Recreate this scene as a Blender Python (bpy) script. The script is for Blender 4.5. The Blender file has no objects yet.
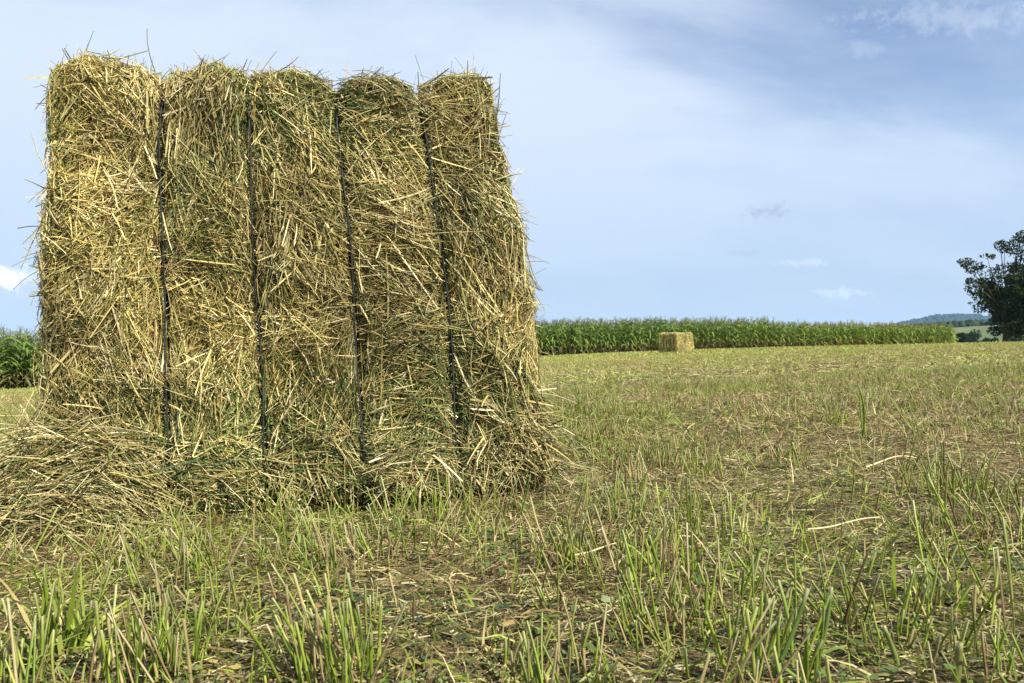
import bpy, math
import numpy as np
R = np.random.RandomState(11)
rad = math.radians
scene = bpy.context.scene
COL = scene.collection

# ------------------------------------------------------------------ numbers of the place (metres)
CAM_H = 0.37
SUN_EL, SUN_AZ = rad(46), rad(130)          # azimuth clockwise from +Y (the way the camera looks)
PITCH = 796.4 / 1024 * 36                   # focal length in mm

# ------------------------------------------------------------------ numpy helpers
def hash3(i, j, k, seed):
    h = (i * 374761393 + j * 668265263 + k * 2147483647 + seed * 974634541) & 0xffffffff
    h = ((h ^ (h >> 13)) * 1274126177) & 0xffffffff
    h = ((h ^ (h >> 16)) * 2246822519) & 0xffffffff
    return ((h ^ (h >> 15)) & 0xffff) / 65535.0

def vnoise(p, seed=0):
    """value noise in -1..1, p (...,3)"""
    p = np.asarray(p, float)
    i = np.floor(p).astype(np.int64); f = p - i
    f = f * f * (3 - 2 * f)
    out = 0
    for a in (0, 1):
        for b in (0, 1):
            for c in (0, 1):
                w = (f[..., 0] if a else 1 - f[..., 0]) * (f[..., 1] if b else 1 - f[..., 1]) * (f[..., 2] if c else 1 - f[..., 2])
                out = out + w * hash3(i[..., 0] + a, i[..., 1] + b, i[..., 2] + c, seed)
    return out * 2 - 1

def fbm2(x, y, s, seed, octv=3):
    o = 0; a = 1.0; t = 0
    for k in range(octv):
        o = o + a * vnoise(np.stack([x * s, y * s, np.full_like(np.asarray(x, float), seed * 3.7)], -1), seed + k)
        t += a; a *= .5; s *= 2.03
    return o / t

def norm(v):
    return v / np.maximum(np.linalg.norm(v, axis=-1, keepdims=True), 1e-9)

def sstep(a, b, x):
    t = np.clip((x - a) / (b - a), 0, 1)
    return t * t * (3 - 2 * t)

class Acc:
    """collects quads/tris with a colour per vertex; builds ONE mesh object"""
    def __init__(s): s.v = []; s.c = []; s.q = []; s.t = []; s.qm = []; s.n = 0; s.uv = False
    def add(s, v, c, q=None, t=None, m=0):
        v = np.asarray(v, float).reshape(-1, 3)
        c = np.broadcast_to(np.asarray(c, float), v.shape)
        s.v.append(v); s.c.append(c)
        if q is not None and len(q): s.q.append(np.asarray(q) + s.n); s.qm.append(np.full(len(q), m))
        if t is not None and len(t): s.t.append(np.asarray(t) + s.n)
        s.n += len(v)
    def tubes(s, C, W, col, sides=3, flat=1.0, ref=None, m=0, wid=None):
        """C (N,K,3) centre lines, W (N,K) radii, col (N,3) or (N,K,3)"""
        C = np.asarray(C, float); N, K, _ = C.shape
        T = norm(np.gradient(C, axis=1))
        if ref is None: ref = R.normal(size=(N, 1, 3))
        else: ref = np.broadcast_to(ref, (N, 1, 3)) if np.ndim(ref) < 3 else ref
        S = norm(np.cross(T, np.broadcast_to(ref, T.shape))); U = np.cross(S, T)
        W = np.broadcast_to(W, (N, K))[..., None]
        if sides == 2:
            V = np.stack([C - S * W, C + S * W], 2)
        else:
            a = np.arange(sides) * 2 * math.pi / sides
            V = np.stack([C + S * W * math.cos(x) + U * W * flat * math.sin(x) for x in a], 2)
        col = np.asarray(col, float)
        if col.ndim == 2: col = np.repeat(col[:, None], K, 1)
        cc = np.repeat(col[:, :, None], sides, 2)
        base = (np.arange(N) * K * sides)[:, None, None]
        r = (np.arange(K - 1) * sides)[None, :, None]
        ns = 1 if sides == 2 else sides
        i = np.arange(ns)[None, None, :]; j = (i + 1) % sides
        q = np.stack([base + r + i, base + r + j, base + r + sides + j, base + r + sides + i], -1).reshape(-1, 4)
        s.add(V.reshape(-1, 3), cc.reshape(-1, 3), q, m=m)
    def data(s, name, smooth=True):
        v = np.concatenate(s.v); c = np.concatenate(s.c)
        q = np.concatenate(s.q) if s.q else np.zeros((0, 4), int)
        t = np.concatenate(s.t) if s.t else np.zeros((0, 3), int)
        me = bpy.data.meshes.new(name)
        me.vertices.add(len(v)); me.vertices.foreach_set('co', v.astype(np.float32).ravel())
        me.loops.add(q.size + t.size)
        me.loops.foreach_set('vertex_index', np.concatenate([q.ravel(), t.ravel()]).astype(np.int32))
        me.polygons.add(len(q) + len(t))
        ls = np.concatenate([np.arange(len(q)) * 4, q.size + np.arange(len(t)) * 3]).astype(np.int32)
        me.polygons.foreach_set('loop_start', ls)
        me.polygons.foreach_set('use_smooth', np.full(len(ls), smooth))
        if s.qm:
            mi = np.concatenate(s.qm + [np.zeros(len(t), int)]).astype(np.int32)
            me.polygons.foreach_set('material_index', mi)
        a = me.attributes.new('tint', 'FLOAT_COLOR', 'POINT')
        a.data.foreach_set('color', np.c_[c, np.ones(len(c))].astype(np.float32).ravel())
        me.update(calc_edges=True)
        return me
    def build(s, name, mats, parent=None, smooth=True):
        me = s.data(name, smooth)
        for m in (mats if isinstance(mats, (list, tuple)) else [mats]): me.materials.append(m)
        return link(name, me, parent)

def link(name, data, parent=None):
    o = bpy.data.objects.new(name, data); COL.objects.link(o)
    if parent: o.parent = parent
    return o

def tag(o, label=None, cat=None, group=None, kind=None):
    if label: o['label'] = label
    if cat: o['category'] = cat
    if group: o['group'] = group
    if kind: o['kind'] = kind
    return o

def empty(name, loc):
    o = link(name, None); o.location = loc; o.empty_display_size = .1
    return o

# ------------------------------------------------------------------ materials
def mat(name):
    m = bpy.data.materials.new(name); m.use_nodes = True
    nt = m.node_tree; nt.nodes.clear()
    out = nt.nodes.new('ShaderNodeOutputMaterial')
    return m, nt, out

def tinted(name, rough=.6, spec=.3, trans=0.0, var=.25, scale=60.):
    """colour from the per-piece tint with a fine grain of its own"""
    m, nt, out = mat(name); N = nt.nodes.new; L = nt.links.new
    at = N('ShaderNodeAttribute'); at.attribute_name = 'tint'
    tc = N('ShaderNodeTexCoord'); nz = N('ShaderNodeTexNoise'); nz.inputs['Scale'].default_value = scale; nz.inputs['Detail'].default_value = 2
    L(tc.outputs['Object'], nz.inputs['Vector'])
    mr = N('ShaderNodeMapRange'); mr.inputs['From Min'].default_value = .3; mr.inputs['From Max'].default_value = .7
    mr.inputs['To Min'].default_value = 1 - var; mr.inputs['To Max'].default_value = 1 + var
    L(nz.outputs['Fac'], mr.inputs['Value'])
    mx = N('ShaderNodeVectorMath'); mx.operation = 'SCALE'
    L(at.outputs['Color'], mx.inputs[0]); L(mr.outputs['Result'], mx.inputs['Scale'])
    p = N('ShaderNodeBsdfPrincipled'); p.inputs['Roughness'].default_value = rough; p.inputs['Specular IOR Level'].default_value = spec
    L(mx.outputs[0], p.inputs['Base Color'])
    if trans > 0:
        tr = N('ShaderNodeBsdfTranslucent'); L(mx.outputs[0], tr.inputs['Color'])
        ms = N('ShaderNodeMixShader'); ms.inputs['Fac'].default_value = trans
        L(p.outputs[0], ms.inputs[1]); L(tr.outputs[0], ms.inputs[2]); L(ms.outputs[0], out.inputs['Surface'])
    else:
        L(p.outputs[0], out.inputs['Surface'])
    return m

def flatmat(name, c1, c2, scale=8., rough=.85, bump=.0, detail=5):
    m, nt, out = mat(name); N = nt.nodes.new; L = nt.links.new
    tc = N('ShaderNodeTexCoord'); nz = N('ShaderNodeTexNoise'); nz.inputs['Scale'].default_value = scale; nz.inputs['Detail'].default_value = detail
    L(tc.outputs['Object'], nz.inputs['Vector'])
    cr = N('ShaderNodeValToRGB'); cr.color_ramp.elements[0].position = .35; cr.color_ramp.elements[1].position = .65
    cr.color_ramp.elements[0].color = (*c1, 1); cr.color_ramp.elements[1].color = (*c2, 1)
    L(nz.outputs['Fac'], cr.inputs['Fac'])
    p = N('ShaderNodeBsdfPrincipled'); p.inputs['Roughness'].default_value = rough; p.inputs['Specular IOR Level'].default_value = .2
    L(cr.outputs['Color'], p.inputs['Base Color'])
    if bump:
        b = N('ShaderNodeBump'); b.inputs['Strength'].default_value = bump; L(nz.outputs['Fac'], b.inputs['Height']); L(b.outputs[0], p.inputs['Normal'])
    L(p.outputs[0], out.inputs['Surface'])
    return m

M_straw = tinted('straw', .55, .35, .12, .22, 70)
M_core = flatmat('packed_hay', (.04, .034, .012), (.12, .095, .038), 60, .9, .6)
M_twine = flatmat('black_twine', (.016, .018, .016), (.04, .043, .038), 200, .5)
M_blade = tinted('grass_blade', .55, .3, .25, .18, 40)
M_maize = tinted('maize_leaf', .55, .25, .28, .15, 6)
M_leaf = tinted('tree_leaf', .6, .08, .12, .2, 3)
M_bark = flatmat('bark', (.035, .028, .02), (.08, .065, .05), 12, .9, .5)
M_wood = tinted('wood_canopy', .8, .1, 0, .25, .25)

# ------------------------------------------------------------------ ground
def base_z(x, y):
    x = np.asarray(x, float); y = np.asarray(y, float)
    xs = 55 * np.tanh(x / 55)
    z = .049 * xs - .00056 * xs * xs - .0145 * np.clip(y, -60, 92)
    d = np.clip(y - 92, 0, None)
    z = z - 14 * (1 - np.exp(-(d / 70) ** 2)) * 1.0
    return z

def ground_z(x, y):
    x = np.asarray(x, float); y = np.asarray(y, float)
    r = np.hypot(x, y)
    near = 1 / (1 + (r / 14) ** 2)
    return (base_z(x, y) + near * (.022 * fbm2(x, y, 2.3, 5, 3) + .012 * fbm2(x, y, 9., 9, 2))
            + (1 - near) * .05 * fbm2(x, y, .35, 15, 2) * np.clip(90 / (r + 1), 0, 1))

def ground_from_pixel(u, v):
    """the spot on the field seen at a given place of the photograph (used to measure where things stand)"""
    dx, dz = (u - 512) / 796.4, (341.5 - v) / 796.4
    lo = .3
    for y in np.arange(.4, 140, .01):
        if CAM_H + dz * y <= float(base_z(dx * y, y)): lo = y; break
    return np.array([dx * lo, lo, float(ground_z(dx * lo, lo))])

def make_ground():
    nr, na = 330, 760
    rr = np.concatenate([[.0], np.geomspace(.25, 4300, nr - 1)])
    aa = np.arange(na) * 2 * math.pi / na
    X = (rr[:, None] * np.sin(aa)).ravel(); Y = (rr[:, None] * np.cos(aa)).ravel()
    a = Acc()
    i, j = np.meshgrid(np.arange(nr - 1), np.arange(na), indexing='ij'); k = (j + 1) % na
    q = np.stack([i * na + j, i * na + k, (i + 1) * na + k, (i + 1) * na + j], -1).reshape(-1, 4)
    a.add(np.c_[X, Y, ground_z(X, Y)], (.2, .2, .1), q[:, ::-1])
    m, nt, out = mat('mown_field'); N = nt.nodes.new; L = nt.links.new
    tc = N('ShaderNodeTexCoord')
    def noise(s, d=4, r=.6):
        n = N('ShaderNodeTexNoise'); n.inputs['Scale'].default_value = s; n.inputs['Detail'].default_value = d; n.inputs['Roughness'].default_value = r
        L(tc.outputs['Object'], n.inputs['Vector']); return n.outputs['Fac']
    def ramp(src, stops):
        c = N('ShaderNodeValToRGB'); e = c.color_ramp.elements
        while len(e) < len(stops): e.new(.5)
        for el, (p, col) in zip(e, stops): el.position = p; el.color = (*col, 1)
        L(src, c.inputs['Fac']); return c.outputs['Color']
    def mix(f, c1, c2):
        n = N('ShaderNodeMix'); n.data_type = 'RGBA'; L(f, n.inputs[0]); L(c1, n.inputs[6]); L(c2, n.inputs[7]); return n.outputs[2]
    soil = ramp(noise(70, 7, .8), [(.34, (.02, .016, .009)), (.50, (.10, .076, .036)), (.68, (.28, .215, .10))])
    green = ramp(noise(80, 5, .7), [(.35, (.02, .03, .014)), (.65, (.08, .10, .03))])
    near = mix(ramp(noise(3.2, 5, .65), [(.45, (0, 0, 0)), (.62, (.75,) * 3)]), soil, green)
    far = ramp(noise(1.1, 8, .75), [(.3, (.14, .175, .04)), (.5, (.25, .27, .08)), (.7, (.36, .34, .13))])
    ln = N('ShaderNodeVectorMath'); ln.operation = 'LENGTH'; L(tc.outputs['Object'], ln.inputs[0])
    mr = N('ShaderNodeMapRange'); mr.inputs['From Min'].default_value = 4; mr.inputs['From Max'].default_value = 22; L(ln.outputs['Value'], mr.inputs['Value'])
    col = mix(mr.outputs['Result'], near, far)
    p = N('ShaderNodeBsdfPrincipled'); p.inputs['Roughness'].default_value = .95; p.inputs['Specular IOR Level'].default_value = .1
    L(col, p.inputs['Base Color'])
    b = N('ShaderNodeBump'); b.inputs['Strength'].default_value = .7; b.inputs['Distance'].default_value = .02
    L(noise(70, 5, .7), b.inputs['Height']); L(b.outputs[0], p.inputs['Normal'])
    L(p.outputs[0], out.inputs['Surface'])
    o = a.build('ground', m); tag(o, kind='structure')
make_ground()

# ------------------------------------------------------------------ bale shape
STR = np.array([-.296, -.062, .168, .39])
ZT = [0, .05, .15, .3, .5, .7, .95, 1.1]
LW = [.565, .59, .585, .58, .575, .565, .545, .53]
RW = [.64, .665, .66, .655, .65, .632, .585, .556]
TOPX = [-.58, -.43, -.296, -.17, -.062, .05, .168, .28, .39, .47, .6]
TOPZ = [.050, .058, .016, .036, .006, .020, -.012, .006, -.016, .016, .008]

class Bale:
    def __init__(s, D=1.9, H=1.065, seed=1): s.W, s.D, s.H, s.r, s.seed = .6, D, H, .045, seed
    def project(s, p, off=0.0):
        """nominal box point(s) -> bulged rounded bale surface point and normal, local frame"""
        p = np.asarray(p, float)
        c = np.array([0, s.D / 2, s.H / 2]); inn = np.array([s.W - s.r, s.D / 2 - s.r, s.H / 2 - s.r])
        d = p - c; q = np.clip(d, -inn, inn); v = d - q
        n = norm(v); P = c + q + n * s.r
        x = P[..., 0]
        e = np.concatenate([[-.6], STR, [.6]])
        k = np.clip(np.searchsorted(e, x) - 1, 0, 4)
        mid = (e[k] + e[k + 1]) / 2; hw = (e[k + 1] - e[k]) / 2
        u = np.clip((x - mid) / hw, -1, 1)
        first = ((k == 0) & (u < 0)) | ((k == 4) & (u > 0))
        bul = .009 * np.where(first, 1 - .25 * u * u, 1 - np.abs(u) ** 3)
        g = np.exp(-((x[..., None] - STR) / .016) ** 2).sum(-1)
        side = np.abs(n[..., 0])
        disp = (bul - .006 * g) * (1 - side) + .024 * vnoise(P * 4.2, s.seed) + .015 * vnoise(P * 12, s.seed + 1) + .008 * vnoise(P * 34, s.seed + 2)
        z0 = P[..., 2]
        disp = disp + .02 * sstep(.26, .08, z0) * sstep(-.0, .06, z0) * (1 - np.clip(n[..., 2], 0, 1))
        P = P + n * (disp[..., None] + np.asarray(off)[..., None] if np.ndim(off) else n * 0 + (disp + off)[..., None])
        zz = P[..., 2]
        sc = np.where(P[..., 0] < 0, np.interp(zz, ZT, LW), np.interp(zz, ZT, RW)) / s.W
        P = P.copy(); P[..., 0] *= sc
        P[..., 2] += np.interp(x, TOPX, TOPZ) * sstep(.5, 1.08, z0)
        return P, n

STRAWS = np.array([[.42, .34, .125], [.51, .43, .19], [.36, .295, .10], [.59, .515, .29], [.29, .24, .08]])
OLIVE = np.array([[.20, .20, .05], [.27, .255, .075], [.15, .165, .045], [.32, .29, .10]])
GREEN = np.array([[.12, .16, .035], [.085, .12, .032], [.16, .20, .05], [.06, .088, .035]])
BROWN = np.array([[.17, .105, .04], [.12, .075, .03], [.22, .145, .06]])

def pick(pal, n): return pal[R.randint(len(pal), size=n)]
def hay_colour(n, green):
    """green (n,) 0..1 : how green this patch of hay is"""
    r = R.rand(n); c = pick(STRAWS, n)
    c = np.where((r < .25 + .30 * green)[:, None], pick(OLIVE, n), c)
    c = np.where((r < .03 + .50 * green)[:, None], pick(GREEN, n), c)
    b = R.rand(n) < .10
    c = np.where(b[:, None], pick(BROWN, n), c)
    return c * R.uniform(.78, 1.2, (n, 1))

def bale_strands(acc, B, face, n, wmul=1., lmul=1., K=5, bright=1.):
    W, D, H = B.W, B.D, B.H
    a, b = R.uniform(-1, 1, n), R.uniform(0, 1, n)
    if face == 'front':  p = np.c_[a * W, np.zeros(n), b * H]; e1, e2 = (1, 0, 0), (0, 0, 1)
    if face == 'back':   p = np.c_[a * W, np.full(n, D), b * H]; e1, e2 = (1, 0, 0), (0, 0, 1)
    if face == 'top':    p = np.c_[a * W, b * D, np.full(n, H)]; e1, e2 = (1, 0, 0), (0, 1, 0)
    if face == 'left':   p = np.c_[np.full(n, -W), b * D, (a * .5 + .5) * H]; e1, e2 = (0, 1, 0), (0, 0, 1)
    if face == 'right':  p = np.c_[np.full(n, W), b * D, (a * .5 + .5) * H]; e1, e2 = (0, 1, 0), (0, 0, 1)
    e1, e2 = np.array(e1, float), np.array(e2, float)
    # direction: neighbouring straws lie roughly alike, each flake of hay its own way
    ang = 1.1 * vnoise(p * np.array([3.2, 3.2, 3.2]), 31) * math.pi * .5 + .9 * vnoise(p * 7, 37)
    if face == 'front':
        ang = ang + np.select([p[:, 0] < STR[0], p[:, 0] > STR[3]], [.35, np.where(p[:, 2] > .35, -1.05, -.35)], -.2)
    ang = ang + R.normal(0, .62, n)
    t = np.cos(ang)[:, None] * e1 + np.sin(ang)[:, None] * e2
    L = np.clip(R.lognormal(math.log(.10), .48, n), .03, .30) * lmul
    s = np.linspace(-.5, .5, K)
    bend = R.normal(0, .10, n)
    nn = np.cross(e1, e2); pt = np.cross(nn, t)
    pts = p[:, None] + t[:, None] * (L[:, None] * s)[..., None] + pt[:, None] * ((L * bend)[:, None] * (s * s * 4 - .33))[..., None]
    depth = -.025 + .033 * R.rand(n) ** .75
    tilt = R.normal(0, .05, n) * L
    lift = depth[:, None] + tilt[:, None] * s * 2 + R.normal(0, .0025, (n, K))
    # ends that spring free
    free = R.rand(n) < .07
    lift = lift + np.where(free, R.uniform(.008, .055, n), 0)[:, None] * np.clip(s * 2, 0, 1) ** 2
    # straws are pressed aside by the twine: those that would cross it are moved to one side of it
    if face in ('front', 'top', 'back'):
        over = R.rand(n) < .05
        for sx in STR:
            lo, hi = pts[..., 0].min(1), pts[..., 0].max(1)
            cr = (lo < sx + .004) & (hi > sx - .004) & ~over
            right = pts[..., 0].mean(1) > sx
            sh = np.where(right, sx + .004 + R.exponential(.004, n) - lo, sx - .004 - R.exponential(.004, n) - hi)
            pts[..., 0] += np.where(cr & (np.abs(sh) < .07), sh, 0)[:, None]
        q = pts[:, :, 0:1] - STR[None, None]
        cross = (np.sign(q).min(1) != np.sign(q).max(1)).any(1)
        keep = ~cross | over | (depth < -.02)
    else: keep = np.ones(n, bool)
    P, _ = B.project(pts, lift)
    ss = np.linspace(0, 1, K)[None, :, None]
    chord = P[:, :1] * (1 - ss) + P[:, -1:] * ss
    far_ = np.linalg.norm(P - chord, axis=-1).max(1)
    wgt = np.where(far_ < .03, .72, .15)[:, None, None]
    P = P * (1 - wgt) + (chord + (pt[:, None] * ((L * bend)[:, None] * (1 - (2 * ss[..., 0] - 1) ** 2))[..., None])) * wgt
    P = P + nn * 0
    g = .62 + 1.35 * vnoise(p * 4.1, 51) + .35 * vnoise(p * 11, 52)
    if face == 'front': g = g + .25 * np.exp(-((p[:, 0] - .02) / .22) ** 2 - ((p[:, 2] - .3) / .35) ** 2) * 1.6 - .7 * sstep(-.2, -.4, p[:, 0]) * sstep(.35, .6, p[:, 2]) + .5 * np.exp(-((p[:, 0] + .42) / .14) ** 2 - ((p[:, 2] - .36) / .13) ** 2) - .25 * sstep(.35, .5, p[:, 0])
    g = np.clip(g, 0, 1)
    c = hay_colour(n, g) * (1 + .38 * vnoise(p * 6.5, 55) + .22 * vnoise(p * 17, 56))[:, None]
    c = c * bright * np.array([1.10, 1.06, .98])
    bold = (R.rand(n) < (.075 if face == 'front' else .04)) & (depth > -.008)
    pale = .28 * sstep(-.15, -.45, p[:, 0]) * sstep(.35, .65, p[:, 2]) if face == 'front' else np.zeros(n)
    c = c * (1 + pale)[:, None]
    c = np.where(bold[:, None], pick(STRAWS, n) * R.uniform(.85, 1.15, (n, 1)), c)
    w = R.uniform(.00065, .0015, n) * wmul * np.where(bold, R.uniform(1.3, 1.9, n), 1)
    taper = np.array([.75, 1, 1, 1, .6]) if K == 5 else np.ones(K)
    Wd = w[:, None] * taper
    rib = R.rand(n) < .38
    k1 = keep & ~rib; k2 = keep & rib
    acc.tubes(P[k1], Wd[k1], c[k1], 3, .8)
    acc.tubes(P[k2], Wd[k2] * 1.25, c[k2], 2)

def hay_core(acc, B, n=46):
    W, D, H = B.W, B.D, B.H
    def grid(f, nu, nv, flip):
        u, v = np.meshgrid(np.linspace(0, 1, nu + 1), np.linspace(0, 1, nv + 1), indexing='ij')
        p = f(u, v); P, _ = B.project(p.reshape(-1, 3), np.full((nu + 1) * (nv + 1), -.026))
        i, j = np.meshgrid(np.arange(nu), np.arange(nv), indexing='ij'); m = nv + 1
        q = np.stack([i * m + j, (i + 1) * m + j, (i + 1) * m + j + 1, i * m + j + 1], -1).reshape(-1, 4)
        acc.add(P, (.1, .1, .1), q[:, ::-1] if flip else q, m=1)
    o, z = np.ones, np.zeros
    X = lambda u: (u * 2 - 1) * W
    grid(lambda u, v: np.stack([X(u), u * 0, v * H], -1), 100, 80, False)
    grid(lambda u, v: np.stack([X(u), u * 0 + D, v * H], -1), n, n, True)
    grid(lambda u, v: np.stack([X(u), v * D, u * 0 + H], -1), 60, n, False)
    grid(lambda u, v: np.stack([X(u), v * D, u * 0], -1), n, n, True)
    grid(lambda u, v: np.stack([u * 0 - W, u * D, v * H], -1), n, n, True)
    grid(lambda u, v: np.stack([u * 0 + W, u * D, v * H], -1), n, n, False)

def twine_loop(B, x, rad_=.0024, step=.02):
    D, H = B.D, B.H
    z = np.arange(0, H, step); y = np.arange(0, D, step)
    path = np.concatenate([np.c_[z * 0, z], np.c_[y, y * 0 + H], np.c_[z * 0 + D, H - z], np.c_[D - y, y * 0]])
    p = np.c_[np.full(len(path), x), path]
    P, nrm = B.project(p, np.full(len(p), .0))
    # a taut line: smooth away the lumps of the hay
    for _ in range(45): P = .5 * P + .25 * (np.roll(P, 1, 0) + np.roll(P, -1, 0))
    P = P + nrm * .018
    P[:, 0] += .003 * np.sin(np.arange(len(P)) * .23 + x * 40)
    P = np.concatenate([P, P[:1]])
    a = Acc(); a.tubes(P[None], np.full((1, len(P)), rad_), np.array([[.02, .02, .02]]), 6, ref=np.array([[[.97, .1, .21]]]))
    return a

def free_strands(acc, p0, d, L, w, col, droop=.0, K=5, bend=.15, flat=.8):
    n = len(p0); s = np.linspace(0, 1, K)
    side = norm(np.cross(d, R.normal(size=(n, 3))))
    P = p0[:, None] + d[:, None] * (L[:, None] * s)[..., None] + side[:, None] * ((L * R.normal(0, bend, n))[:, None] * s * s)[..., None]
    P[..., 2] -= (np.asarray(droop) * L)[:, None] * s * s if np.ndim(droop) else droop * L[:, None] * s * s
    W = w[:, None] * np.linspace(1, .55, K)
    rib = R.rand(n) < .35
    acc.tubes(P[~rib], W[~rib], col[~rib], 3, flat)
    acc.tubes(P[rib], W[rib] * 1.5, col[rib], 2)

def frame(o, ex, ey, ez, loc):
    import mathutils
    M = mathutils.Matrix(((ex[0], ey[0], ez[0], loc[0]), (ex[1], ey[1], ez[1], loc[1]), (ex[2], ey[2], ez[2], loc[2]), (0, 0, 0, 1)))
    o.matrix_world = M

def axes(yaw, slope):
    ez = np.array([-slope, 0, 1.]); ez /= np.linalg.norm(ez)
    ex = np.array([math.cos(yaw), math.sin(yaw), 0]); ex -= ez * ex.dot(ez); ex /= np.linalg.norm(ex)
    return ex, np.cross(ez, ex), ez

# ------------------------------------------------------------------ the big bale
BO = np.array([-.538, 1.95, float(base_z(-.538, 1.95)) + .018])
BX, BY, BZ = axes(rad(8), .05)
B = Bale()
big = empty('hay_bale', BO); frame(big, BX * .96, BY * .96, BZ * .985, BO)
tag(big, 'huge square hay bale bound with dark twine, standing close by on the stubble', 'hay bale')
acc = Acc()
hay_core(acc, B)
bale_strands(acc, B, 'front', 48000)
bale_strands(acc, B, 'top', 9000)
bale_strands(acc, B, 'right', 8000)
bale_strands(acc, B, 'left', 8000)
bale_strands(acc, B, 'back', 4500, 1.5)
# tiny dark leaf bits pressed between the straws of the front
n = 26000
p = np.c_[R.uniform(-.58, .6, n), np.zeros(n), R.rand(n) ** 1.3 * 1.05]
g = vnoise(p * 5, 61) + .5 * vnoise(p * 13, 62) + .7 * np.exp(-((p[:, 0] - .02) / .25) ** 2 - ((p[:, 2] - .25) / .3) ** 2)
p = p[g > .30]; n = len(p)
P, nr = B.project(p, R.uniform(-.008, .006, n)); d = norm(R.normal(size=(n, 3)))
P = P + nr * .002
acc.tubes(P[:, None] + d[:, None] * (R.uniform(.006, .02, n)[:, None] * np.array([-.5, 0, .5]))[..., None],
          R.uniform(.0015, .004, n)[:, None] * np.array([.4, 1, .3]), pick(GREEN, n) * R.uniform(.7, 1.3, (n, 1)), 2)
n = 26000
p = np.c_[R.uniform(-.6, .6, n), np.zeros(n), R.rand(n) * 1.06]
P, nr = B.project(p, R.uniform(-.016, .006, n)); d = norm(R.normal(size=(n, 3)) * [1, .4, 1])
acc.tubes(P[:, None] + d[:, None] * (R.uniform(.008, .035, n)[:, None] * np.array([-.5, 0, .5]))[..., None],
          R.uniform(.0006, .0022, n)[:, None] * np.array([.7, 1, .6]), hay_colour(n, np.full(n, .5)) * R.uniform(.6, 1.1, (n, 1)), 2)
# fringe along the top rim and sides, straws standing off
n = 900
p = np.c_[R.uniform(-.6, .6, n), R.uniform(-.0, .25, n), np.full(n, B.H)]
P, nr = B.project(p, np.full(n, -.012)); d = norm(nr * R.uniform(.2, 1, (n, 1)) + R.normal(0, .75, (n, 3)))
free_strands(acc, P, d, R.uniform(.02, .065, n), R.uniform(.0006, .0014, n), hay_colour(n, R.rand(n)), .1)
for sx, k in ((-1, 420), (1, 420)):
    p = np.c_[np.full(k, sx * .6), R.uniform(0, .25, k), R.uniform(.0, 1.05, k)]
    P, nr = B.project(p, np.full(k, -.012)); d = norm(nr * R.uniform(.1, .8, (k, 1)) + R.normal(0, .7, (k, 3)) + np.array([0, 0, -.35]))
    free_strands(acc, P, d, R.uniform(.02, .085, k), R.uniform(.0006, .0014, k), hay_colour(k, R.rand(k) * .8), .15)
# a few long ones that stand out against the sky
sp = [((-.29, .04, 1.10), (-.35, 0, 1), .12, .002), ((-.03, .03, 1.09), (.7, 0, 1), .08, .0018), ((-.05, .05, 1.09), (.5, 0, 1), .07, .0015), ((.39, .03, 1.07), (-.3, 0, 1), .07, .0015),
      ((-.53, .03, 1.08), (-.9, 0, .15), .07, .002), ((-.53, .03, 1.05), (-.8, 0, -.5), .06, .002), ((-.57, .03, .72), (-1, 0, .15), .06, .002), ((-.57, .03, .74), (-.5, 0, -1), .12, .002),
      ((.62, .03, .62), (1, 0, -.25), .09, .0017), ((.62, .03, .55), (.6, 0, -.8), .09, .0017), ((.62, .0, .30), (.5, -.1, -1), .16, .0024), ((.63, .0, .25), (.5, -.1, -.9), .14, .002), ((.52, .03, 1.08), (.1, 0, 1), .07, .0015)]
for p0, d, L, w in sp:
    free_strands(acc, np.array([p0]), norm(np.array([d], float)), np.array([L]), np.array([w]), pick(np.vstack([STRAWS, OLIVE]), 1), .12, 7, .25)
# the foot of the bale: straws that have slipped and hang outwards
n = 1300
x = np.where(R.rand(n) < .6, R.uniform(.25, .62, n), R.uniform(-.6, .62, n))
p = np.c_[x, np.zeros(n), np.where(x > .33, R.uniform(.03, .26, n), R.uniform(.02, .14, n))]
kk = (np.abs(x[:, None] - STR).min(1) > .03) | (p[:, 2] < .10)
p = p[kk]; x = x[kk]; n = len(x)
P, nr = B.project(p, R.uniform(-.02, .008, n))
lean = np.where(x > .25, (x - .1) * .5, x * .5)
d = norm(np.c_[lean + R.normal(0, .5, n), R.uniform(-.22, .05, n), R.uniform(-.85, .1, n)])
L = np.where(x > .33, R.uniform(.04, .12, n), R.uniform(.05, .16, n))
L = np.minimum(L, np.where(d[:, 2] < 0, (P[:, 2] - .02) / np.maximum(-d[:, 2], .05), 1))
free_strands(acc, P, d, L, R.uniform(.0012, .0024, n), hay_colour(n, np.full(n, .25)), .12)
hay = acc.build('hay', [M_straw, M_core], big)
for x in STR: twine_loop(B, x).build('twine', M_twine, big)

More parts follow.
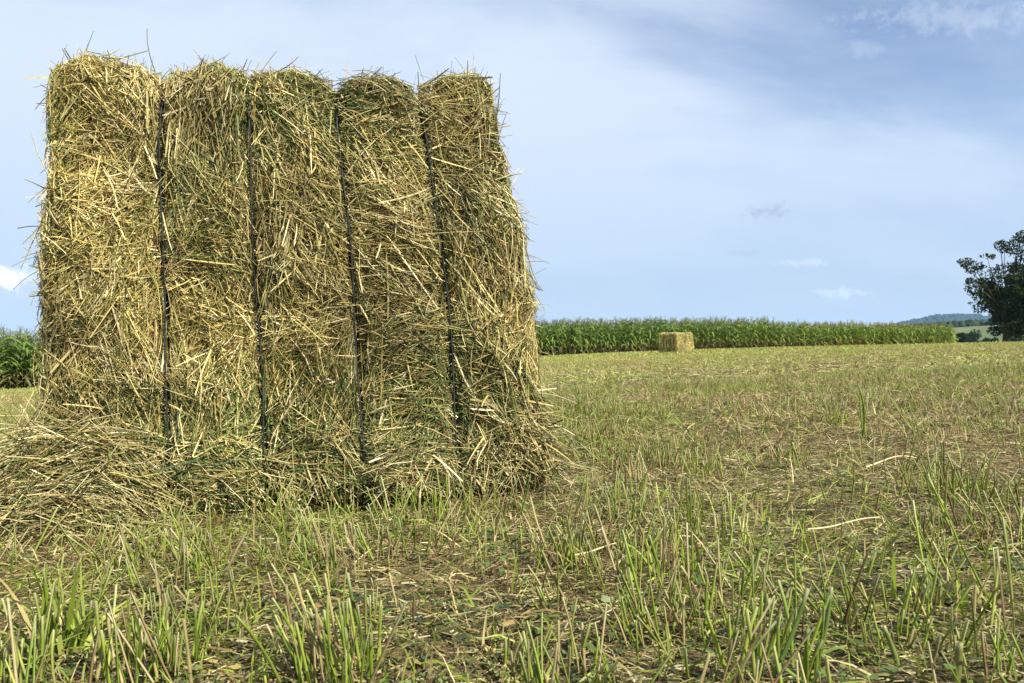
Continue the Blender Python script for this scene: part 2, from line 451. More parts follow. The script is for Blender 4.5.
# ------------------------------------------------------------------ loose heap against its foot
hp = BO + BX * -.57 + BY * .0
hz = float(base_z(hp[0], hp[1])); hp[2] = hz
heap = Acc()
def heap_h(x, y):   # local to the bale frame, origin at heap centre
    rx = np.where(x < 0, .36, .30)
    r2 = (x / rx) ** 2 + (y / .16) ** 2
    return .27 * (.03 + .97 * sstep(-.32, .16, x)) * np.clip(1 - r2, 0, 1) ** .7 * (1 + .4 * vnoise(np.stack([x * 8, y * 8, x * 0], -1), 71) + .25 * vnoise(np.stack([x * 21, y * 21, x * 0], -1), 72))
gx, gy = np.meshgrid(np.linspace(-.42, .32, 60), np.linspace(-.21, .21, 30), indexing='ij')
q = np.array([[i * 30 + j, (i + 1) * 30 + j, (i + 1) * 30 + j + 1, i * 30 + j + 1] for i in range(59) for j in range(29)])
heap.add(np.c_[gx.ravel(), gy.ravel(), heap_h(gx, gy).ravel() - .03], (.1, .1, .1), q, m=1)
n = 9500
x, y = R.uniform(-.42, .32, n), R.uniform(-.21, .16, n)
h = heap_h(x, y); k = h > .005; x, y, h = x[k], y[k], h[k]; n = len(x)
d = norm(np.c_[-1 + R.normal(0, .38, n), -.22 + R.normal(0, .38, n), (heap_h(x - .06, y) - heap_h(x, y)) / .06 * .8 - .1 + R.normal(0, .33, n)])
L = np.clip(R.lognormal(math.log(.18), .45, n), .06, .46)
s = np.linspace(-.5, .5, 6)
P = np.stack([x, y, h - .005 - .03 * R.rand(n)], -1)[:, None] + d[:, None] * (L[:, None] * s)[..., None]
bx = np.linalg.norm(P[..., :1], axis=-1)
hh = heap_h(P[..., 0], P[..., 1])
P[..., 2] = np.maximum(.8 * P[..., 2] + .2 * hh, .012)
P[..., 2] += ((L * R.normal(0, .05, n))[:, None] * (s * s * 4))
P[..., 1] += ((L * R.normal(0, .10, n))[:, None] * (s * s * 4))
P[..., 2] = np.maximum(P[..., 2], .008)
c = hay_colour(n, np.full(n, .32)) * R.uniform(.75, 1.2, (n, 1))
w = (R.uniform(.0007, .0014, n) * np.where(R.rand(n) < .12, 1.5, 1))[:, None] * np.ones(6)
rib = R.rand(n) < .3
heap.tubes(P[~rib], w[~rib], c[~rib], 3, .8); heap.tubes(P[rib], w[rib] * 1.2, c[rib], 2)
ho = heap.build('hay_heap', [M_straw, M_core]); frame(ho, BX, BY, BZ, hp)
tag(ho, 'loose heap of long pale straw spilling out at the foot of the huge bale', 'hay heap')

# ------------------------------------------------------------------ stubble, grass and litter of the field
def in_bale(x, y, m=0.0):
    dx, dy = x - BO[0], y - BO[1]
    lx = dx * BX[0] + dy * BX[1]; ly = dx * BY[0] + dy * BY[1]
    return (lx > -.6 - m) & (lx < .64 + m) & (ly > .02 - m) & (ly < 1.95 + m)

def scatter(n, y0, y1, k=.72, extra=1.0):
    """n points of the wedge the photograph can see (and a margin), uniform per area"""
    w0, w1 = k * y0 + extra, k * y1 + extra
    y = []
    while sum(map(len, y)) < n:
        t = R.uniform(y0, y1, n); y.append(t[R.rand(n) * w1 < k * t + extra])
    y = np.concatenate(y)[:n]
    x = R.uniform(-1, 1, n) * (k * y + extra)
    m = ~in_bale(x, y)
    return x[m], y[m]

def patch(x, y):   # 0 bare litter .. 1 dense stubble
    return np.clip(.55 + .95 * fbm2(x, y, 1.7, 81, 3) + .25 * fbm2(x, y, .35, 85, 2) - .55 * sstep(.15, .9, x) * sstep(1.7, 2.3, y) * sstep(8, 5, y), 0, 1)
def brownish(x, y):
    return np.clip(.5 + 1.0 * fbm2(x, y, .9, 91, 3), 0, 1)

G_STEM = np.array([[.185, .255, .024], [.245, .305, .036], [.135, .195, .022], [.30, .33, .07]])
G_TAN = np.array([[.38, .31, .125], [.30, .235, .095], [.21, .14, .06], [.47, .39, .19]])
G_TIP = np.array([[.55, .53, .33], [.48, .45, .22], [.38, .40, .17]])

def stems(acc, x, y, h, lean, w, K=4, sides=3, tanp=.35, z=None):
    n = len(x)
    z = ground_z(x, y) - .006 if z is None else z
    s = np.linspace(0, 1, K)
    az = R.uniform(0, 2 * math.pi, n)
    curve = R.normal(0, .12, n)
    P = np.empty((n, K, 3))
    P[..., 0] = x[:, None] + (lean[:, 0] * h)[:, None] * s + (np.cos(az) * curve * h)[:, None] * s * s
    P[..., 1] = y[:, None] + (lean[:, 1] * h)[:, None] * s + (np.sin(az) * curve * h)[:, None] * s * s
    P[..., 2] = z[:, None] + h[:, None] * s
    tan = R.rand(n) < tanp
    base = np.where(tan[:, None], pick(G_TAN, n), pick(G_STEM, n)) * R.uniform(.75, 1.15, (n, 1))
    low = pick(G_TAN, n) * .75; tip = pick(G_TIP, n)
    C = np.repeat(base[:, None], K, 1)
    C[:, 0] = .5 * low + .5 * base
    C[:, -1] = .55 * tip + .45 * base
    acc.tubes(P, w[:, None] * np.linspace(1.1, .9, K), C, sides, .85)

def blades(acc, x, y, h, w, K=4, green=.8, spread=.5, z=None):
    n = len(x); z = ground_z(x, y) - .004 if z is None else z
    az = R.uniform(0, 2 * math.pi, n); sp = np.abs(R.normal(0, spread, n)) + .08
    s = np.linspace(0, 1, K)
    P = np.empty((n, K, 3))
    P[..., 0] = x[:, None] + (np.cos(az) * sp * h)[:, None] * s ** 1.6
    P[..., 1] = y[:, None] + (np.sin(az) * sp * h)[:, None] * s ** 1.6
    P[..., 2] = z[:, None] + h[:, None] * (s - .28 * sp[:, None] * s ** 3)
    isg = R.rand(n) < green
    c = np.where(isg[:, None], pick(G_STEM, n) * .95, pick(G_TAN, n) * 1.1) * R.uniform(.75, 1.25, (n, 1))
    ref = np.stack([np.cos(az), np.sin(az), np.full(n, .1)], -1)[:, None]
    acc.tubes(P, w[:, None] * np.linspace(1, .15, K) ** .7, c, 2, ref=ref + R.normal(0, .3, (n, 1, 3)))

def clumped(x, y, per, rad_):
    n = len(x); k = R.poisson(per, n)
    i = np.repeat(np.arange(n), k)
    return i, x[i] + R.normal(0, 1, len(i)) * rad_[i], y[i] + R.normal(0, 1, len(i)) * rad_[i]

gr = Acc()
# near stubble 0.7 - 7 m
cx, cy = scatter(4700, .75, 7.2)
k = R.rand(len(cx)) < .12 + .88 * patch(cx, cy); cx, cy = cx[k], cy[k]
cl = R.normal(0, .22, (len(cx), 2)); ch = R.uniform(.04, .105, len(cx)); ct = R.uniform(.1, .65, len(cx))
i, x, y = clumped(cx, cy, 11, R.uniform(.018, .05, len(cx)))
m = ~in_bale(x, y); i, x, y = i[m], x[m], y[m]; n = len(i)
stems(gr, x, y, np.clip(ch[i] * R.uniform(.55, 1.3, n), .02, .13), cl[i] + R.normal(0, .2, (n, 2)), R.uniform(.0010, .0024, n), 4, 3, .30)
# near blades
cx, cy = scatter(3600, .75, 7.2); k = R.rand(len(cx)) < .15 + .7 * patch(cx + 3, cy); cx, cy = cx[k], cy[k]
i, x, y = clumped(cx, cy, 7, R.uniform(.015, .05, len(cx))); n = len(i)
blades(gr, x, y, R.uniform(.025, .10, n), R.uniform(.0008, .0022, n), 4, .72)
# 7 - 30 m
cx, cy = scatter(26000, 7, 30, extra=2); k = R.rand(len(cx)) < .35 + .65 * patch(cx * .5, cy * .5); cx, cy = cx[k], cy[k]
br = brownish(cx * .55, cy * .55)
i, x, y = clumped(cx, cy, 9, R.uniform(.04, .12, len(cx))); n = len(i)
hh = R.uniform(.03, .09, n)
gk = R.rand(n) < .85 - .85 * br[i]
blades(gr, x[gk], y[gk], hh[gk], R.uniform(.0018, .0045, gk.sum()), 3, .9, .5)
blades(gr, x[~gk], y[~gk], hh[~gk] * .9, R.uniform(.0018, .004, (~gk).sum()), 3, .15, .6)
# 30 - 100 m
cx, cy = scatter(60000, 29, 100, extra=3); br = brownish(cx * .12, cy * .12)
i, x, y = clumped(cx, cy, 4, np.full(len(cx), .16)); n = len(i)
gk = R.rand(n) < 1.0 - .75 * br[i]
blades(gr, x[gk], y[gk], R.uniform(.06, .14, gk.sum()), R.uniform(.006, .014, gk.sum()), 2, .9, .4)
blades(gr, x[~gk], y[~gk], R.uniform(.06, .13, (~gk).sum()), R.uniform(.006, .013, (~gk).sum()), 2, .1, .4)
# matted short growth and leaning bits between the tufts, tan or green by patches
def mat_layer(n, y0, y1, Lr, wr, extra, sc, up=1.):
    x, y = scatter(n, y0, y1, extra=extra); n = len(x)
    g = np.clip(.40 + 1.5 * fbm2(x, y, sc, 121, 3) - .25 * sstep(.15, .9, x) * sstep(1.7, 2.3, y) * sstep(9, 5, y) + .16 * sstep(7, 16, y) + .35 * fbm2(x, y, sc * 5, 125, 2), 0, 1)
    dens = R.rand(n) < .35 + .65 * np.clip(.5 + fbm2(x, y, sc * 2.2, 131, 3) * 1.3, 0, 1)
    x, y, g = x[dens], y[dens], g[dens]; n = len(x)
    az = R.uniform(0, 6.283, n); elv = np.abs(R.normal(0, .55, n)); L = R.uniform(*Lr, n); s = np.array([0, .55, 1.])
    d = np.stack([np.cos(az) * np.cos(elv), np.sin(az) * np.cos(elv), np.sin(elv)], -1)
    P = np.stack([x, y, ground_z(x, y) + R.uniform(-.002, .012, n)], -1)[:, None] + d[:, None] * (L[:, None] * s)[..., None]
    P[:, 2, 2] -= L * R.uniform(0, .25, n) * (elv > .2)
    c = np.where((R.rand(n) < g * .85)[:, None], pick(G_STEM, n), np.where(R.rand(n, 1) < .7, pick(G_TAN, n) * 1.05, pick(BROWN, n))) * R.uniform(.65, 1.25, (n, 1)) * up
    gr.tubes(P, R.uniform(*wr, n)[:, None] * np.array([1, .9, .35]), c, 2)
mat_layer(42000, .7, 3.2, (.02, .07), (.0006, .0015), 1, 2.2)
mat_layer(110000, 3, 8, (.03, .09), (.0009, .0024), 1, 1.6)
mat_layer(190000, 8, 30, (.05, .13), (.002, .005), 2, .8, 1.18)
mat_layer(120000, 29, 100, (.10, .22), (.007, .015), 3, .25, 1.25)
# low broad-leaved weeds
cx, cy = scatter(1500, .75, 6); k = R.rand(len(cx)) < np.clip(.25 + 1.2 * fbm2(cx, cy, 1.3, 141, 2), 0, 1); cx, cy = cx[k], cy[k]
i, x, y = clumped(cx, cy, 12, R.uniform(.02, .05, len(cx))); n = len(i)
az = R.uniform(0, 6.283, n); elv = R.uniform(-.1, .8, n); L = R.uniform(.007, .018, n)
d = np.stack([np.cos(az) * np.cos(elv), np.sin(az) * np.cos(elv), np.sin(elv)], -1)
P = np.stack([x, y, ground_z(x, y) + R.uniform(.002, .035, n)], -1)[:, None] + d[:, None] * (L[:, None] * np.array([0, .35, .7, 1]))[..., None]
gr.tubes(P, (L * .26)[:, None] * np.array([.25, 1, .85, .1]), np.array([.075, .13, .03]) * R.uniform(.5, 1.5, (n, 1)), 2, ref=np.concatenate([R.normal(0, .4, (n, 1, 2)), np.ones((n, 1, 1))], -1))
go = gr.build('stubble_grass', M_blade)
tag(go, 'mown stubble and short grass growing all over the field', 'grass', kind='stuff')

lt = Acc()
def litter(x, y, L, w, K=3, lift=.012, dark=.0):
    n = len(x); z = ground_z(x, y); az = R.uniform(0, math.pi * 2, n)
    d = np.stack([np.cos(az), np.sin(az), R.normal(0, .13, n)], -1)
    s = np.linspace(-.5, .5, K)
    P = np.stack([x, y, z + R.uniform(.001, lift, n)], -1)[:, None] + d[:, None] * (L[:, None] * s)[..., None]
    side = np.stack([-d[:, 1], d[:, 0], d[:, 0] * 0], -1)
    P += side[:, None] * ((L * R.normal(0, .12, n))[:, None] * (s * s * 4))[..., None]
    c = np.where(R.rand(n, 1) < .55, pick(STRAWS, n) * .72, np.where(R.rand(n, 1) < .6, pick(BROWN, n) * 1.15, pick(OLIVE, n)))
    c = np.where(R.rand(n, 1) < dark, pick(GREEN, n) * .7, c) * R.uniform(.5, 1.18, (n, 1))
    lt.tubes(P, w[:, None] * np.ones(K), c, 2, ref=np.concatenate([R.normal(0, .45, (n, 1, 2)), np.ones((n, 1, 1))], -1))
x, y = scatter(150000, .7, 7.5); n = len(x)
litter(x, y, np.clip(R.lognormal(math.log(.030), .55, n), .008, .17), R.uniform(.0005, .0012, n))
x, y = scatter(260000, .7, 4.6); n = len(x)
litter(x, y, R.uniform(.006, .03, n), R.uniform(.0004, .0011, n), 2, .014, .15)
x, y = scatter(110000, .7, 5); k = R.rand(len(x)) < .25 + .9 * fbm2(x, y, 3.2, 33, 2); x, y = x[k], y[k]; n = len(x)
litter(x, y, R.uniform(.006, .022, n), R.uniform(.0014, .0046, n), 3, .016, .75)
x, y = scatter(90000, 7.5, 24, extra=2); n = len(x)
litter(x, y, R.uniform(.04, .2, n), R.uniform(.0016, .0042, n), 2, .04)
lo = lt.build('straw_litter', M_straw)
tag(lo, 'cut straw and dry leaf bits scattered over the stubble field', 'straw', kind='stuff')

# ------------------------------------------------------------------ single plants and straws that stand out in front
def at(o, p): o.location = p; return o
def tuft(name, px, py, label, cat, n_st, n_bl, h, spread, leanxy=(0, 0), tan=.3, bw=.003, sw=.0019, group=None):
    p = ground_from_pixel(px, py); a = Acc()
    def loc(n):
        r = spread * np.sqrt(R.rand(n)); t = R.uniform(0, 6.28, n); return r * np.cos(t), r * np.sin(t)
    if n_st:
        x, y = loc(n_st)
        ln = np.array(leanxy) + R.normal(0, .14, (n_st, 2)) + np.c_[x, y] / spread * .12
        stems(a, x, y, h * R.uniform(.55, 1.05, n_st), ln, sw * R.uniform(.7, 1.3, n_st), 6, 5, tan, np.full(n_st, -.008) + R.normal(0, .002, n_st))
    if n_bl:
        x, y = loc(n_bl); blades(a, x, y, h * R.uniform(.5, 1.1, n_bl), bw * R.uniform(.6, 1.3, n_bl), 7, .93, .35, np.full(n_bl, -.006))
    o = a.build(name, M_blade); o.location = p
    return tag(o, label, cat, group)

GT = 'stubble tufts in the foreground'
tuft('grass_tuft', 62, 652, 'broad-bladed fresh green grass tuft, the lushest, before the straw heap', 'grass tuft', 8, 40, .125, .04, tan=.1, bw=.0040)
tuft('stubble_tuft', 335, 672, 'dense tuft of green and tan cut stems leaning left, before the huge bale', 'stubble tuft', 46, 8, .115, .06, (-.28, .1), .35, group=GT)
tuft('stubble_tuft', 150, 668, 'tuft of upright bright green cut stems beside the lush grass tuft', 'stubble tuft', 26, 6, .10, .06, (0, 0), .2, group=GT)
tuft('stubble_tuft', 775, 676, 'coarse tuft of thick dark green stems at the bottom edge of the field', 'stubble tuft', 18, 10, .10, .055, (.05, 0), .3, .003, .0021, group=GT)
tuft('stubble_tuft', 450, 520, 'thin pale tuft of cut stems before the dark gap under the huge bale', 'stubble tuft', 22, 4, .12, .07, (-.1, 0), .45, group=GT)
tuft('stubble_tuft', 655, 585, 'yellow-green tuft of fine stems standing mid-field beyond the coarse tuft', 'stubble tuft', 26, 12, .085, .07, (0, .05), .3, group=GT)
tuft('stubble_tuft', 940, 610, 'low leafy dark green tuft near the stout cut stalk, at the right of the foreground', 'stubble tuft', 12, 22, .065, .06, (.1, 0), .2, .004, group=GT)
tuft('stubble_tuft', 870, 440, 'two tall thin stalks rising above the mown grass of the open field', 'stubble tuft', 3, 0, .22, .06, (0, 0), .2, .003, .003, group=GT)

def thick(name, px, py, h, w, lean, col, label, cat, group=None):
    p = ground_from_pixel(px, py); a = Acc(); s = np.linspace(0, 1, 8)
    P = np.stack([lean[0] * h * s, lean[1] * h * s, h * s - .008], -1)
    P[:, 0] += .04 * h * np.sin(s * 3)
    C = np.repeat(np.array(col)[None], 8, 0); C[-1] = (.5, .47, .25); C[0] *= .6
    a.tubes(P[None], (w * np.linspace(1.15, .9, 8))[None], C[None], 7, .8)
    o = a.build(name, M_blade); o.location = p; return tag(o, label, cat, group)
GS = 'thick cut stalks in the foreground'
thick('cut_stalk', 762, 690, .115, .0026, (.42, 0), (.10, .17, .03), 'long thick green cut stalk leaning over beside the coarse tuft', 'cut stalk', GS)
thick('cut_stalk', 812, 668, .10, .0028, (.25, .1), (.12, .17, .04), 'green cut stalk standing steeply, next to the long leaning one', 'cut stalk', GS)
thick('cut_stalk', 952, 690, .058, .0042, (.12, 0), (.17, .18, .05), 'short stout cut stalk with a frayed pale end near the bottom edge', 'cut stalk', GS)
thick('cut_stalk', 900, 672, .055, .003, (-.3, .1), (.16, .20, .05), 'short thin green cut stalk tilting away from the stout one', 'cut stalk', GS)

def fallen(px, py, L, az, w, label, arch=.0, col=(.55, .46, .24)):
    p = ground_from_pixel(px, py); a = Acc(); s = np.linspace(-.5, .5, 12)
    P = np.stack([math.cos(az) * L * s, math.sin(az) * L * s, .03 + arch * (.25 - s * s) * 4 * L + s * 0], -1)
    P[:, 1] += .06 * L * np.sin(s * 5)
    a.tubes(P[None], (w * np.linspace(1.1, .7, 12))[None], np.array([col]), 6, .8)
    o = a.build('fallen_straw', M_straw); o.location = p; return tag(o, label, 'straw', 'long straws lying on the field')
fallen(845, 542, .19, .45, .0018, 'long straight pale straw lying on bare litter in the open field', .0)
fallen(892, 472, .26, .6, .0024, 'long arched pale straw lying farthest out on the field', .05)
fallen(600, 575, .12, .7, .0018, 'short pale straw lying among the stems beneath the bale corner', .0)

# ------------------------------------------------------------------ the far bale
far = Bale(D=1.75, H=1.1, seed=5); far.W = .62
FY = 41.0
fp = np.array([(668 - 512) / 796.4 * FY, FY, 0]); fp[2] = float(ground_z(fp[0], fp[1])) + .0
fx, fy, fz = axes(rad(-42), .035)
fb = empty('hay_bale', fp); frame(fb, fx * .93, fy * .93, fz * .93, fp)
tag(fb, 'small distant hay bale standing in front of the maize', 'hay bale')
acc = Acc(); hay_core(acc, far, 30)
for face, n in (('front', 3200), ('right', 3200), ('top', 2600), ('left', 1500), ('back', 1200)): bale_strands(acc, far, face, n, 3.6, 1.3, bright=1.35)
acc.build('hay', [M_straw, M_core], fb)
for x in STR: twine_loop(far, x, .010, .06).build('twine', M_twine, fb)

# ------------------------------------------------------------------ maize
MG = np.array([[.09, .15, .02], [.115, .18, .026], [.07, .125, .02], [.16, .21, .036]])
def maize(seed, lush=1.0):
    rs = np.random.RandomState(seed); a = Acc()
    H = rs.uniform(2.05, 2.3)
    s = np.linspace(0, 1, 4)
    P = np.stack([rs.normal(0, .04) * s, rs.normal(0, .04) * s, H * s], -1)
    C = np.array([[.16, .10, .04], [.09, .10, .03], [.07, .11, .025], [.12, .14, .04]])
    a.tubes(P[None], np.array([[.015, .014, .012, .007]]), C[None], 3)
    nl = 13; phi0 = rs.uniform(0, 6.28)
    for k in range(nl):
        z0 = .25 + (H - .35) * k / (nl - 1); f = k / (nl - 1)
        L = (.55 + .45 * math.sin(math.pi * (f * .8 + .15))) * rs.uniform(.8, 1.1) * (.75 if f > .85 else 1)
        az = phi0 + k * math.pi + rs.normal(0, .5); up = rs.uniform(.5, .95) + .25 * f
        s = np.linspace(0, 1, 5); rr = L * (s * .75)
        zz = z0 + L * (up * s - rs.uniform(.75, 1.15) * s * s)
        Pl = np.stack([np.cos(az) * rr, np.sin(az) * rr, zz], -1)
        c = MG[rs.randint(4)] * rs.uniform(.8, 1.25) * lush
        if f < .13: c = np.array([.20, .16, .065]) * rs.uniform(.5, 1.1) if rs.rand() < .6 else MG[2]
        elif f < .30 and rs.rand() < .5: c = np.array([.20, .20, .05])
        a.tubes(Pl[None], np.array([[.022, .042, .045, .033, .004]]), c[None], 2, ref=np.array([[[np.cos(az + 1.57) * .0 + np.cos(az) * .5, np.sin(az) * .5, .9]]]) + rs.normal(0, .25, (1, 1, 3)))
    for k in range(7):   # tassel
        az = rs.uniform(0, 6.28); o = rs.uniform(.02, .11) if k else 0
        a.tubes(np.array([[[0, 0, H - .03], [np.cos(az) * o, np.sin(az) * o, H + .14], [np.cos(az) * o * 1.9, np.sin(az) * o * 1.9, H + rs.uniform(.2, .3)]]]),
                np.array([[.006, .006, .004]]), np.array([[.19, .19, .08]]), 3)
    return a
NV = 8
protos = [maize(100 + k) for k in range(NV)]
EDGE = np.array([[-60, 5.], [-34, 26], [-21.6, 35], [2, 57.5], [22, 71], [38, 80], [46.5, 84.5], [52, 95], [64, 125]])
seg = np.diff(EDGE, axis=0); ln = np.hypot(*seg.T); cum = np.r_[0, np.cumsum(ln)]
def edge_pt(t):
    return np.array([np.interp(t, cum, EDGE[:, 0]), np.interp(t, cum, EDGE[:, 1])])
front, rest = [], []
inward = []
for row in range(9):
    for t in np.arange(14, cum[-1], .19):
        p = edge_pt(t + R.normal(0, .035)); q = edge_pt(t + .8) - edge_pt(t - .8)
        if np.hypot(*q) < .05: continue
        q /= np.hypot(*q); nrm = np.array([-q[1], q[0]])
        p = p + nrm * (row * .75 + R.normal(0, .06)) + (R.normal(0, .04, 2))
        u = p[0] / p[1] * 796.4 + 512
        rec = (p[0], p[1], R.randint(NV), R.uniform(0, 6.28), R.uniform(.80, 1.12) * (1.09 if p[0] < 24 else .98))
        seen = (-8 < u < 40) or (528 < u < 962)
        (front if row == 0 and seen else rest).append(rec)
front.sort(key=lambda r: r[1]); 
nl = [r for r in front if r[0] < -5]; nr_ = [r for r in front if r[0] >= -5]
lim = 300 - len(nl)
if len(nr_) > lim:
    idx = set(range(lim)); rest += [r for k, r in enumerate(nr_) if k not in idx]; nr_ = nr_[:lim]
meshes = []
for k, a in enumerate(protos):
    me = a.data('maize_plant'); me.materials.append(M_maize); meshes.append(me)
for k, a in enumerate(protos):
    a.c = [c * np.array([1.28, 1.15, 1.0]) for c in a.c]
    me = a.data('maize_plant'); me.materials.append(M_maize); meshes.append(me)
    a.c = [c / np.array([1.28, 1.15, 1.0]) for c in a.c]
for recs, lab in ((nl, 'tall green maize plant in the front row, left of the huge bale'), (nr_, 'tall green maize plant in the front row, right of the huge bale')):
    for (x, y, v, rz, sc) in recs:
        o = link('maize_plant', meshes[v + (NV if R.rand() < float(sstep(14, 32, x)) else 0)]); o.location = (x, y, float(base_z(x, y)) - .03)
        o.rotation_euler = (R.normal(0, .03), R.normal(0, .03), rz); o.scale = (sc,) * 3
        tag(o, lab, 'maize', 'maize plants in the front row')
mz = Acc()
pv = [(np.concatenate(a.v), np.concatenate(a.c), np.concatenate(a.q)) for a in protos]
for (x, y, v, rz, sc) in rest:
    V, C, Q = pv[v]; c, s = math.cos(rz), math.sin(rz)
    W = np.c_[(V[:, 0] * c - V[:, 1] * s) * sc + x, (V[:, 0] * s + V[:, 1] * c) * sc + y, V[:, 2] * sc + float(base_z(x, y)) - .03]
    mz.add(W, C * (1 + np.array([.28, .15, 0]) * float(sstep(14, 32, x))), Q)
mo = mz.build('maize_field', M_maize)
tag(mo, 'dense green maize crop standing beyond the mown field', 'maize', kind='stuff')

# ------------------------------------------------------------------ trees
def leaf_cloud(acc, centers, radii, n, size, pal, seed):
    rs = np.random.RandomState(seed)
    w = radii.prod(1) ** .66; k = rs.choice(len(centers), n, p=w / w.sum())
    d = norm(rs.normal(size=(n, 3))); r = rs.rand(n) ** .33
    # thin out, so that the clump breaks up into sprays
    p = centers[k] + d * radii[k] * r[:, None]
    keep = vnoise(p * 1.0, seed) + .6 * vnoise(p * 2.4, seed + 1) > -.15
    p = p[keep]; n = len(p)
    dr = norm(rs.normal(size=(n, 3)) + np.array([0, 0, -.4])); L = size * rs.uniform(.6, 1.3, n)
    P = p[:, None] + dr[:, None] * (L[:, None] * np.array([-.5, 0, .5]))[..., None]
    P[:, 1, 2] += L * .12
    c = pal[rs.randint(len(pal), size=n)] * rs.uniform(.7, 1.3, (n, 1))
    acc.tubes(P, (L * .28)[:, None] * np.array([.35, 1, .15]), c, 2)

TY = 88.; tpx = 796.4 / TY
tb = np.array([(1004 - 512) / tpx, TY, 0]); tb[2] = float(base_z(tb[0], tb[1]))
tree = empty('broadleaf_tree', tb)
tag(tree, 'large dark broadleaf tree standing alone beyond the end of the maize', 'tree')
def loc_px(u, v, dy=0.): return np.array([(u - 1004) / tpx, dy, CAM_H + (341.5 - v) / tpx - tb[2]])
cl = [(975, 268, 0, 1.2, .75), (968, 262, .5, .8, .5), (984, 258, -.6, .8, .4), (972, 283, -.5, 1., .7), (980, 290, .6, 1.3, .9), (990, 276, 0, 1.4, .9), (1001, 245, 0, .62, .55), (1006, 250, .3, .4, .3), (1020, 241, .4, 1.1, .8), (1014, 252, -.4, .9, .7), (1026, 236, .2, 1.0, .7),
      (1022, 258, -.5, 1.2, .9), (1010, 272, .5, 1.6, 1.2), (992, 298, .8, 1.5, 1.2), (1000, 310, -.9, 1.6, 1.3), (1014, 295, 0, 2., 1.6), (1006, 288, 1.4, 1.9, 1.4), (1008, 322, .4, 1.7, 1.1), (1024, 318, 0, 1.9, 1.4),
      (1030, 275, 0, 2.0, 1.7), (1034, 300, 1, 2.2, 1.8), (1045, 250, 0, 1.8, 1.3), (1032, 238, -.5, 1.2, .9), (1050, 275, -.8, 2., 1.5), (1058, 295, .5, 1.8, 1.4), (1046, 318, -.4, 1.7, 1.1), (975, 303, 0, .35, .25), (983, 308, .4, .8, .6), (1000, 331, .3, 1.1, .6), (1010, 333, -.5, 1.3, .6), (1022, 331, .2, 1.3, .7), (1003, 328, -1.6, 1.2, .9), (1010, 325, -1.8, 1.5, 1.0), (1018, 328, -1.5, 1.5, .8)]
cen = np.array([loc_px(u, v, dy) for u, v, dy, a, b in cl]); rd = np.array([(a, max(a, 1.2), b) for u, v, dy, a, b in cl])
cen = np.vstack([cen, cen * np.array([.5, 0, .55]) + np.array([1.2, 2.6, 2.3]), cen * np.array([.5, 0, .55]) + np.array([1.2, -2.4, 2.3])]); rd = np.vstack([rd, rd * .8, rd * .8])
ca = Acc(); leaf_cloud(ca, cen, rd, 44000, .27, np.array([[.018, .028, .008], [.026, .040, .010], [.013, .020, .007], [.040, .056, .013]]), 5)
ca.build('crown', M_leaf, tree)
ta = Acc()
def limb(p0, p1, r0, r1, K=7, wob=.12):
    s = np.linspace(0, 1, K)[:, None]; L = np.linalg.norm(np.subtract(p1, p0))
    P = np.array(p0) * (1 - s) + np.array(p1) * s + np.c_[np.sin(s * 5) * wob, np.cos(s * 4) * wob, s * 0] * L * .2 * s * (1 - s) * 4
    ta.tubes(P[None], np.linspace(r0, r1, K)[None], np.array([[.06, .05, .04]]), 8, ref=np.array([[[.3, .9, .2]]]))
top = np.array([.3, 0, 3.0])
limb((0, 0, -.4), top, .34, .26)
for c in cen[:26]: limb(top + np.array([0, 0, R.uniform(-.8, .6)]), c, R.uniform(.07, .13), .02)
ta.build('trunk', M_bark, tree)

# ------------------------------------------------------------------ the land beyond
def hill(name, f, x0, x1, y0, y1, m, nx=160, ny=40):
    gx, gy = np.meshgrid(np.linspace(x0, x1, nx), np.linspace(y0, y1, ny), indexing='ij')
    a = Acc(); i, j = np.meshgrid(np.arange(nx - 1), np.arange(ny - 1), indexing='ij')
    q = np.stack([i * ny + j, (i + 1) * ny + j, (i + 1) * ny + j + 1, i * ny + j + 1], -1).reshape(-1, 4)
    a.add(np.c_[gx.ravel(), gy.ravel(), f(gx, gy).ravel()], (.1, .1, .1), q)
    return tag(a.build(name, m), kind='structure')
M_meadow = flatmat('meadow', (.06, .085, .03), (.12, .13, .05), .012, .95)
M_hill = flatmat('wooded_ground', (.02, .035, .014), (.045, .065, .025), .05, .95)
def meadow_f(x, y):
    return -16 + 30.5 * sstep(330, 640, y) * (.35 + .65 * sstep(150, 420, x)) + 1.2 * fbm2(x, y, .01, 3, 2) - 14 * sstep(650, 900, y)
hill('meadow_hill', meadow_f, -500, 1500, 300, 900, M_meadow)
def wood_f(x, y):
    return -18 + (38 * sstep(300, 1150, x) + 26 * sstep(-200, 700, x)*.4) * np.exp(-((y - 1350) / 330) ** 2) + 3 * fbm2(x, y, .004, 7, 2)
hill('wooded_hill', wood_f, -900, 2600, 950, 1800, M_hill, 120, 50)
def ridge_f(x, y):
    e = 40 + 20 * np.exp(-((x - 2250) / 520) ** 2) + 62 * sstep(1500, 2050, x) + 20 * fbm2(x, y * 0, .0022, 13, 4)
    return -20 + e * np.exp(-((y - 3700) / 420) ** 2)
hill('far_hills', ridge_f, -1900, 2150, 2900, 4200, M_hill, 300, 40)

